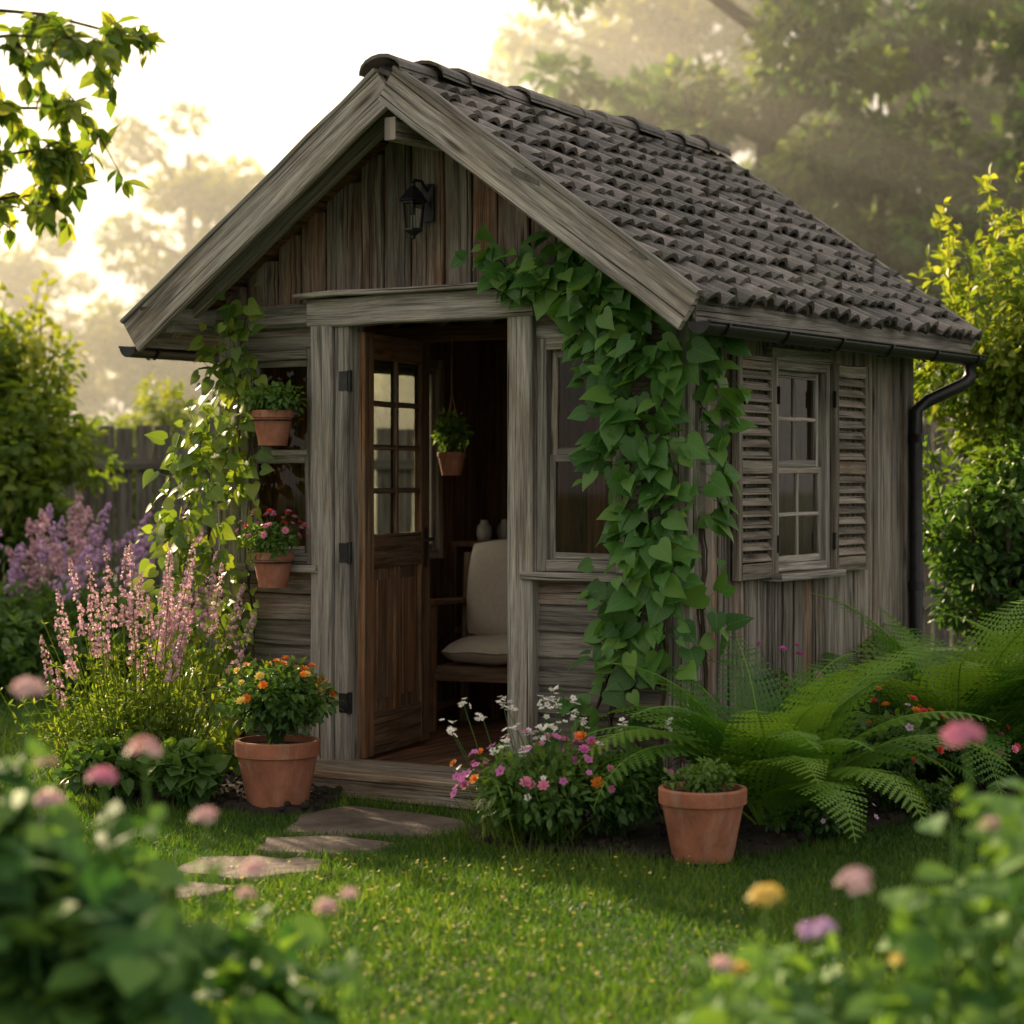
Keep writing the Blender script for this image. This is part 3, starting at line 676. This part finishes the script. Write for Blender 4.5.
vine('climbing_vine',[
 ([(-2.5,-.1,.02),(-2.52,-.1,.6),(-2.6,-.1,1.1),(-2.56,-.1,1.5),(-2.46,-.1,1.9),(-2.3,-.12,2.2)],135,.08,'f'),
 ([(-2.62,-.08,.02),(-2.66,-.1,.7),(-2.76,-.1,1.1),(-2.66,-.1,1.6)],135,.09,'f'),
 ([(-2.42,-.1,.1),(-2.36,-.1,.5),(-2.40,-.1,.9),(-2.44,-.1,1.5),(-2.38,-.1,1.95)],90,.065,'f')],[L_VINEY,BARK],.082,.45,out,False)
# ------------------------------------------------------------------ ferns
nT=6;V=[];F=[]
for i in range(nT+1): V.append((0,i/nT,0))
for i in range(nT):
    wv=.15*(1-(i/nT)**1.6)+.02
    for sx in (-1,1):
        b=len(V);V+=[(sx*wv,(i+.72)/nT+.03,-.01),];F.append([i,i+1,b] if sx<0 else [i+1,i,b])
PIN=tm(V,F)
def fern(name,loc,n,length,tb=.5):
    r=root(name,loc);g=Geo()
    for i in range(n):
        az=2*math.pi*(i*.381966)+rng.normal(0,.25);f=((i+.5)/n)**.8;L=length*U(.8,1.12)*(1-.12*(1-f))
        m=31;t=np.linspace(0,1,m);ang=1.45-.62*f+rng.normal(0,.10)-t**1.5*(1.0+1.1*f+rng.normal(0,.2))
        dx=np.cumsum(np.cos(ang))*L/m;dz=np.cumsum(np.sin(ang))*L/m
        h=np.array([math.cos(az),math.sin(az),0]);side=np.array([-math.sin(az),math.cos(az),0])
        sw=rng.normal(0,.14)*t**2*L
        P=h*dx[:,None]+Z3*dz[:,None]+side*sw[:,None]+h*.03
        P[:,2]=np.maximum(P[:,2],.02)
        tg=np.gradient(P,axis=0);tg/=np.linalg.norm(tg,axis=1,keepdims=True)
        g.tube(P,np.linspace(.005,.0018,m),4,.98,0)
        up=np.cross(side,tg)*-1;up*=np.sign(up[:,2:3]+1e-6)
        k=slice(4,m);mm=m-4;prof=np.sin(np.clip((t[k]-.05)/.95,0,1)**.6*math.pi)**.75*.15*L/.8+.008
        ft=rng.normal(0,.24)
        tt=np.clip(tb+.2*t[k]-.08+ft+rng.normal(0,.05,mm),0,1)
        for sg in (-1,1):
            d=side*sg+tg[k]*.45+np.array([0,0,-.16])+rng.normal(0,.03,(mm,3))
            g.scatter(PIN,P[k],d,up[k]+rng.normal(0,.08,(mm,3)),np.stack([prof*.9+.012,prof,prof],1),tt,0)
    g.build('fern_fronds',L_FERN,r)
fern('fern',(1.04,8.66,.03),32,1.10,.62)
fern('fern',(2.10,10.05,.03),34,1.28,.58);fern('fern',(2.8,10.8,.03),26,1.1,.5);fern('fern',(1.62,9.7,.03),14,.6,.5)
# ------------------------------------------------------------------ flower bushes
def bushobj(name,loc,rad,n,size,leafm,fls,tb=.4,tmpl=LEAF,tall=0):
    r=root(name,loc);g=Geo();leafy(g,(0,0,rad[2]*.9),rad,n,size,0,tb,tmpl,30,0,base=(0,0,0))
    mats=[leafm]
    for (m,cnt,s_,t,rr) in fls:
        mats.append(m);flowers(g,(0,0,rad[2]*.9),np.array(rad)*rr,cnt,s_,len(mats)-1,t)
    if tall:
        mats.append(P_WH);wi=len(mats)-1
        for i in range(tall):
            a=rng.normal(0,rad[0]*.45,2);top=np.array([a[0]*1.3-.05,a[1],rad[2]*U(1.75,2.6)]);g.tube([(a[0]*.3,a[1]*.3,.05),(a[0],a[1],rad[2]),top],[.003,.0025,.0015],4,.6,0)
            for k in range(6): g.scatter(FL5,[top+rng.normal(0,.013,3)],Z3+rng.normal(0,.4,3),unit(1)[0],.013,U(.5,1),wi)
    g.build('leaves_and_flowers',mats,r)
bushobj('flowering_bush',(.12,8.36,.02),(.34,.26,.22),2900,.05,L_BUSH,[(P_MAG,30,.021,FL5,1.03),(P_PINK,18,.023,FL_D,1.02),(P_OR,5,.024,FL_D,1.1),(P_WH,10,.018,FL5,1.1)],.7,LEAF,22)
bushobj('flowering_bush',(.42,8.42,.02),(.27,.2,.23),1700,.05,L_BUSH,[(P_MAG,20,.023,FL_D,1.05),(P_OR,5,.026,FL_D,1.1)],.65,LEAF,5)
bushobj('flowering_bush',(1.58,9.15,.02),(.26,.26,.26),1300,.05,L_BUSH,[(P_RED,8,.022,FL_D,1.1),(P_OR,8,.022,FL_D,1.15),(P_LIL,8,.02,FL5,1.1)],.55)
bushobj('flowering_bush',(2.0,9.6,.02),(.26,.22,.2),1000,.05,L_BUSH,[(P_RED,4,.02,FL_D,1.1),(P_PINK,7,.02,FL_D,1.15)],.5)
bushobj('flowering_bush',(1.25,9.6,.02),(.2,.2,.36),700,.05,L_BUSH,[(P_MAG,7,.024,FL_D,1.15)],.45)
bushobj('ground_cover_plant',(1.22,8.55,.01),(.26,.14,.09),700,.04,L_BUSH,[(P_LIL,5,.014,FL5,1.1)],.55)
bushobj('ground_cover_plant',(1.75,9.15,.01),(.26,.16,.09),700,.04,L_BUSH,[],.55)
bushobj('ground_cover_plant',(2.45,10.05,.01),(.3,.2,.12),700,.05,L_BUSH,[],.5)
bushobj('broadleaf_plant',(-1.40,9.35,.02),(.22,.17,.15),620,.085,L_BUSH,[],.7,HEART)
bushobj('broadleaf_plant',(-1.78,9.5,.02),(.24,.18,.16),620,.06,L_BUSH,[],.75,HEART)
g=Geo();n=320;p=np.stack([rng.normal(-.02,.09,n)+.1,rng.normal(8.4,.08,n),np.full(n,.02)],1);d=np.stack([rng.normal(-.05,.4,n),rng.normal(0,.4,n),np.ones(n)],1)
h=U(.22,.42,n);g.scatter(BLADE,p,d,unit(n),np.stack([np.full(n,.006),h,h],1),U(.2,.8,n));g.build('grass_tuft',L_GRASS)
def spikes(name,loc,n,rx,h,mat,leafm,fl=.4,fs=.016,dens=60,lean=.12,basal=900,lt=.6,lsz=.05,taper=1.0,pf=.62):
    r=root(name,loc);g=Geo()
    for i in range(n):
        isf=rng.random()<pf
        a=rng.normal(0,1,2)*rx*.5;hh=h*(U(.72,1.05) if isf else U(.4,.75));top=np.array([a[0]*1.4+rng.normal(0,lean)*hh,a[1]*1.4,hh])
        P=interp([(a[0]*.5,a[1]*.5,0),(a[0],a[1],hh*.55),top],10);g.tube(P,np.linspace(.004,.0015,10),4,.6,0)
        m=22;t=U(.15,.98 if not isf else .65,m);q=np.array([P[int(k*9)] for k in t])
        g.scatter(LEAF,q,unit(m)+[0,0,.6],Z3+rng.normal(0,.3,(m,3)),np.stack([lsz*.6*np.ones(m),lsz*U(.7,1.3,m),lsz*np.ones(m)],1),np.clip(lt+rng.normal(0,.2,m),0,1),0)
        if isf:
            t=U(1-fl,1,dens);idx=t*9;i0=np.minimum(idx.astype(int),8);f=(idx-i0)[:,None];q=P[i0]*(1-f)+P[i0+1]*f
            u=unit(dens);u[:,2]*=.4;rr=(fs*1.3*(1.15-((t-(1-fl))/fl)**1.5*taper))[:,None]
            g.scatter(DOT,q+u*rr,u+[0,0,.35],unit(dens),fs*1.35*(1.2-.8*((t-(1-fl))/fl)),U(0,1,dens),1)
    cs=ell_centers((0,0,h*.22),(rx*.8,rx*.8,h*.25),max(4,basal//30),.1)
    clumps(g,cs,rx*.3,30,lsz*1.1,lambda p,c:lt-.15+.2*p[:,2]/h,LEAF,0)
    g.build('stems_and_spikes',[leafm,mat],r)
spikes('salvia_plant',(-1.72,9.85,.0),125,.36,1.12,P_SAL,L_YEL,.33,.018,75,.04,2400,.5,.04,1,.22)
spikes('salvia_plant',(-1.98,10.1,.0),50,.24,.72,P_SAL,L_YEL,.34,.016,60,.05,1300,.45,.04,1,.1)
for (x,y) in ((-3.3,14.3),(-2.75,15.0),(-3.9,14.9),(-4.6,15)):
    spikes('lupin_plant',(x,y,.0),36,.8,1.30,P_LIL if x<-3 else P_SAL,L_BUSH,.32,.036,65,.05,2200,.85,.09,1,.4)
# ------------------------------------------------------------------ fence
fr=root('wooden_fence',(0,18,0));g=Geo()
for x in np.arange(-14,9,.155):
    g.board((x+.07,U(-.01,.01),.02),(x+.07+rng.normal(0,.01),0,1.86+rng.normal(0,.02)),X3*.135,Y3*.022,segs=2)
for z in (.4,1.55): g.board((-14,-.03,z),(9,-.03,z),Z3*.09,Y3*.04,segs=20)
for x in np.arange(-14,9.1,2.3): g.board((x,.08,0),(x,.08,1.95),X3*.11,Y3*.11)
g.build('fence_boards',W_FEN,fr)
# ------------------------------------------------------------------ hedge bushes & trees
def bigbush(name,loc,rad,ncl,nl,size,mat,tb,lit=.35,tmpl=LEAF,shoots=0):
    r=root(name,loc);g=Geo();c=(0,0,rad[2]);cs=ell_centers(c,np.array(rad)*[.85,.85,.95],ncl,.4);cs[:,2]=np.maximum(cs[:,2],.15)
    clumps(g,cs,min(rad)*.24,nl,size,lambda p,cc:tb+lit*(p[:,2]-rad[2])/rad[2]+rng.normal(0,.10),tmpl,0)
    for i in range(14): g.tube(interp([(rng.normal(0,.1),rng.normal(0,.1),0),cs[i]*[.4,.4,.6],cs[i]],8),np.linspace(.03,.008,8),5,.4,1)
    for i in range(shoots):
        u=unit(1)[0];u[2]=abs(u[2])+.3;u/=np.linalg.norm(u);b=np.array(c)+u*np.array(rad)*.85;L=U(.3,.65);e=b+np.array([u[0]*.25,u[1]*.25,1])*L
        P=interp([b,(b+e)/2+rng.normal(0,.03,3),e],8);g.tube(P,np.linspace(.006,.002,8),4,.6,0)
        m=16;q=P[rng.integers(0,8,m)];g.scatter(tmpl,q,unit(m)+[0,0,.4],unit(m)+[0,0,1],size*U(.6,1.1,m),np.clip(tb+.45+rng.normal(0,.1,m),0,1),0)
    g.build('branches_and_leaves',[mat,BARK],r)
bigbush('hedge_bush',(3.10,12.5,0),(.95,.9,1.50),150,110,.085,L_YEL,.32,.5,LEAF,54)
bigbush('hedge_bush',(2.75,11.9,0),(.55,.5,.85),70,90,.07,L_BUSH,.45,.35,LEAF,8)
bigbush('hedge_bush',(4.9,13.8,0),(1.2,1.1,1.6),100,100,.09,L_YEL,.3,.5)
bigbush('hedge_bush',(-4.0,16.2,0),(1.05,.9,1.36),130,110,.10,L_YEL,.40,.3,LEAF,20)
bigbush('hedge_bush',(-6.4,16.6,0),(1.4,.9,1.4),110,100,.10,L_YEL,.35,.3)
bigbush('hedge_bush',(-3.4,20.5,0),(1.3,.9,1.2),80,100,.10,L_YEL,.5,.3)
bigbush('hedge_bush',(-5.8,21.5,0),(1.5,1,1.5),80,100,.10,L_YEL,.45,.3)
def tree_mesh(h,cr,seed,mat,ncl=150,nl=110,size=.2,z0=.32):
    g=Geo();P=interp([(0,0,0),(rng.normal(0,.15),rng.normal(0,.15),h*.35),(rng.normal(0,.3),rng.normal(0,.3),h*.85)],14)
    g.tube(P,np.linspace(h*.028,h*.006,14),9,.4,1)
    cs=[];nb=22
    for i in range(nb):
        f=.25+.7*i/nb;b=P[int(f*13)];a=i*2.4+rng.normal(0,.3);rr=cr*math.sin(math.pi*min(1,(f-.12)/.95)**.8)*U(.65,1.1)
        e=b+np.array([math.cos(a)*rr,math.sin(a)*rr,h*U(.03,.16)]);Q=interp([b,(b+e)/2+[0,0,h*.02],e],7);g.tube(Q,np.linspace(h*.010,h*.002,7),5,.4,1)
        for k in range(ncl//nb): cs.append(Q[rng.integers(2,7)]+rng.normal(0,cr*.12,3))
    for c in cs:
        tb=np.clip(rng.normal(.42,.22),.05,.95)
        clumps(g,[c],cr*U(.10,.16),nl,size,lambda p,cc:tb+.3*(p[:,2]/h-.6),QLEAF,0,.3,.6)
    return g.build('trunk_limbs_and_crown',[mat,BARK])
def place(name,ob,locs):
    for i,(x,y,s_,rz) in enumerate(locs):
        r=root(name,(x,y,0),rz);r.scale=(s_,s_,s_)
        o=ob if i==0 else bpy.data.objects.new('trunk_limbs_and_crown',ob.data)
        if i:sc.collection.objects.link(o)
        o.parent=r
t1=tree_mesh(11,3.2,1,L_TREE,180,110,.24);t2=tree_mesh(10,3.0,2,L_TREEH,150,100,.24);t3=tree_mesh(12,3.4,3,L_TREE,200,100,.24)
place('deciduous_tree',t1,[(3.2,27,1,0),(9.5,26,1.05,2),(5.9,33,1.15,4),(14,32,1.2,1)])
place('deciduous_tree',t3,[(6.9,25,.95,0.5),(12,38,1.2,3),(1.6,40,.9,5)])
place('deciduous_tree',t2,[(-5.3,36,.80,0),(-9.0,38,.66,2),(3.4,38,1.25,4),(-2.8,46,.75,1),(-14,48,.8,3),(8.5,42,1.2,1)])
tr=root('overhanging_tree',(-3.3,7.4,0));g=Geo()
g.tube(interp([(0,0,0),(.05,0,1.6),(-.1,.1,3.4),(-.2,.1,4.6)],14),np.linspace(.14,.06,14),10,.4,1)
def br(p,e,r0,nl,sub=5):
    P=interp([p,(np.array(p)+np.array(e))/2+np.array([rng.normal(0,.05),0,.12]),e],12);P[1:-1]+=rng.normal(0,.012,(10,3));g.tube(P,np.linspace(r0,.003,12),6,.4,1)
    for k in range(sub):
        b=P[rng.integers(6,12)];u=np.array([U(-.2,.6),rng.normal(0,.5),-U(-.1,.75)]);L=U(.15,.36);e2=b+u*L
        Q=interp([b,(b+e2)/2+[0,0,.03],e2],7);g.tube(Q,np.linspace(.005,.0015,7),4,.4,1)
        m=nl;ii=rng.integers(0,7,m);d=rng.normal(0,.6,(m,3))+u*.6+[0,0,-.45]
        g.scatter(LEAF,Q[ii],d,rng.normal(0,.5,(m,3))+[0,-.3,1],.085*U(.6,1.2,m),np.clip(rng.normal(.55,.25,m),0,1),0)
br((0,0,2.5),(1.78,.1,2.74),.02,18,19);br((0,0,2.4),(1.76,0,2.56),.02,18,19);br((-.1,0,3.0),(1.98,.2,3.04),.02,16,17);br((0,.1,2.2),(1.76,.2,2.44),.015,16,15);br((-.1,0,2.8),(1.88,-.2,2.90),.02,18,18)
br((-.1,.1,3.4),(-1.5,.3,4.2),.04,24,8);br((-.1,.1,3.6),(.4,-1.3,4.6),.04,24,8)
g.build('trunk_branches_and_leaves',[L_YEL,BARK],tr)
# ------------------------------------------------------------------ foreground plants
def fgplant(name,loc,stems,flw,leafsz,tb,mats,dens=26):
    r=root(name,loc);g=Geo()
    for (bx,by,tx,ty,h) in stems:
        P=interp([(bx,by,0),((bx+tx)/2+rng.normal(0,.02),(by+ty)/2,h*.55),(tx,ty,h)],14);g.tube(P,np.linspace(.006,.003,14),5,.6,0)
        m=dens;t=1-.75*U(0,1,m)**1.3;q=P[(t*13).astype(int)]+rng.normal(0,.03,(m,3))*[1,1,.6];u=unit(m);u[:,2]*=.35
        g.scatter(LEAF,q,u+[0,0,-.15],np.array([0,-.25,1])+rng.normal(0,.4,(m,3)),np.stack([leafsz*1.6*np.ones(m),leafsz*U(.7,1.2,m),leafsz*np.ones(m)],1),np.clip(tb+rng.normal(0,.28,m),0,1),0)
    for (x,y,z,mi,s_) in flw:
        P=interp([(x*.8,y+.05,z-.4),(x+rng.normal(0,.02),y,z-.15),(x,y,z)],8);g.tube(P,.0035,5,.8,0)
        m=6;g.scatter(LEAF,P[rng.integers(0,6,m)],unit(m),unit(m)+[0,0,1],leafsz*.6,tb+.2,0)
        for k in range(22):
            u=unit(1)[0];u[2]=abs(u[2])*.7;g.scatter(FL5,[np.array([x,y,z])+u*s_*U(.3,.75)],u+[0,0,.5],unit(1)[0],s_*U(.3,.55),U(.3,1),mi)
    g.build('stems_leaves_and_flowers',mats,r)
st=[]
for i in range(84):
    tx=U(-.75,.62);top=min(.95,.86-.66*(tx+.07))-abs(rng.normal(0,.06));ty=U(-.35,.35);st.append((tx*.6+rng.normal(0,.05),ty*.6,tx,ty,max(.25,top)))
fgplant('hydrangea_bush',(-.88,4.1,0),st,[(-.04,0,1.05,2,.036),(.17,.05,.93,2,.036),(.10,0,.885,1,.030),(.0,0,.84,2,.03),(.29,.05,.80,2,.028),(.39,0,.71,2,.028),(.36,.1,.64,2,.022),(.52,.05,.625,2,.026),(.57,0,.66,2,.020),(-.03,.1,.90,2,.024)],.115,.6,[L_FG,P_PINK,P_PALE],24)
st=[]
for i in range(52):
    tx=U(-.48,.6);top=.54+.40*min(1,max(0,(tx+.16))/.28)-abs(rng.normal(0,.07));ty=U(-.25,.3);st.append((tx*.7,ty*.6,tx,ty,top))
fgplant('flowering_shrub',(.82,4.0,0),st,[(.02,0,.97,1,.045),(-.18,0,.70,2,.045),(-.345,0,.675,3,.036),(-.26,.05,.60,4,.032),(-.24,0,.615,4,.028),(-.43,0,.55,2,.026),(-.40,0,.54,3,.024),(.08,.05,.80,2,.024),(-.1,0,.56,3,.022)],.08,.85,[L_FG,P_PINK,P_PALE,P_YE,P_LIL],17)
# ------------------------------------------------------------------ morning mist
m=MT('mist');v=m.n('VolumeScatter',Density=.0185,Anisotropy=.42,Color=(.96,.95,.90,1));m.link(v.outputs[0],m.out.inputs['Volume'])
g=Geo();x0,x1,y0,y1,q0,q1=-40,40,19,54,-.5,11
g.add([(x0,y0,q0),(x1,y0,q0),(x1,y1,q0),(x0,y1,q0),(x0,y0,q1),(x1,y0,q1),(x1,y1,q1),(x0,y1,q1)],[[0,3,2,1],[4,5,6,7],[0,1,5,4],[1,2,6,5],[2,3,7,6],[3,0,4,7]])
g.build('morning_mist',m.m)
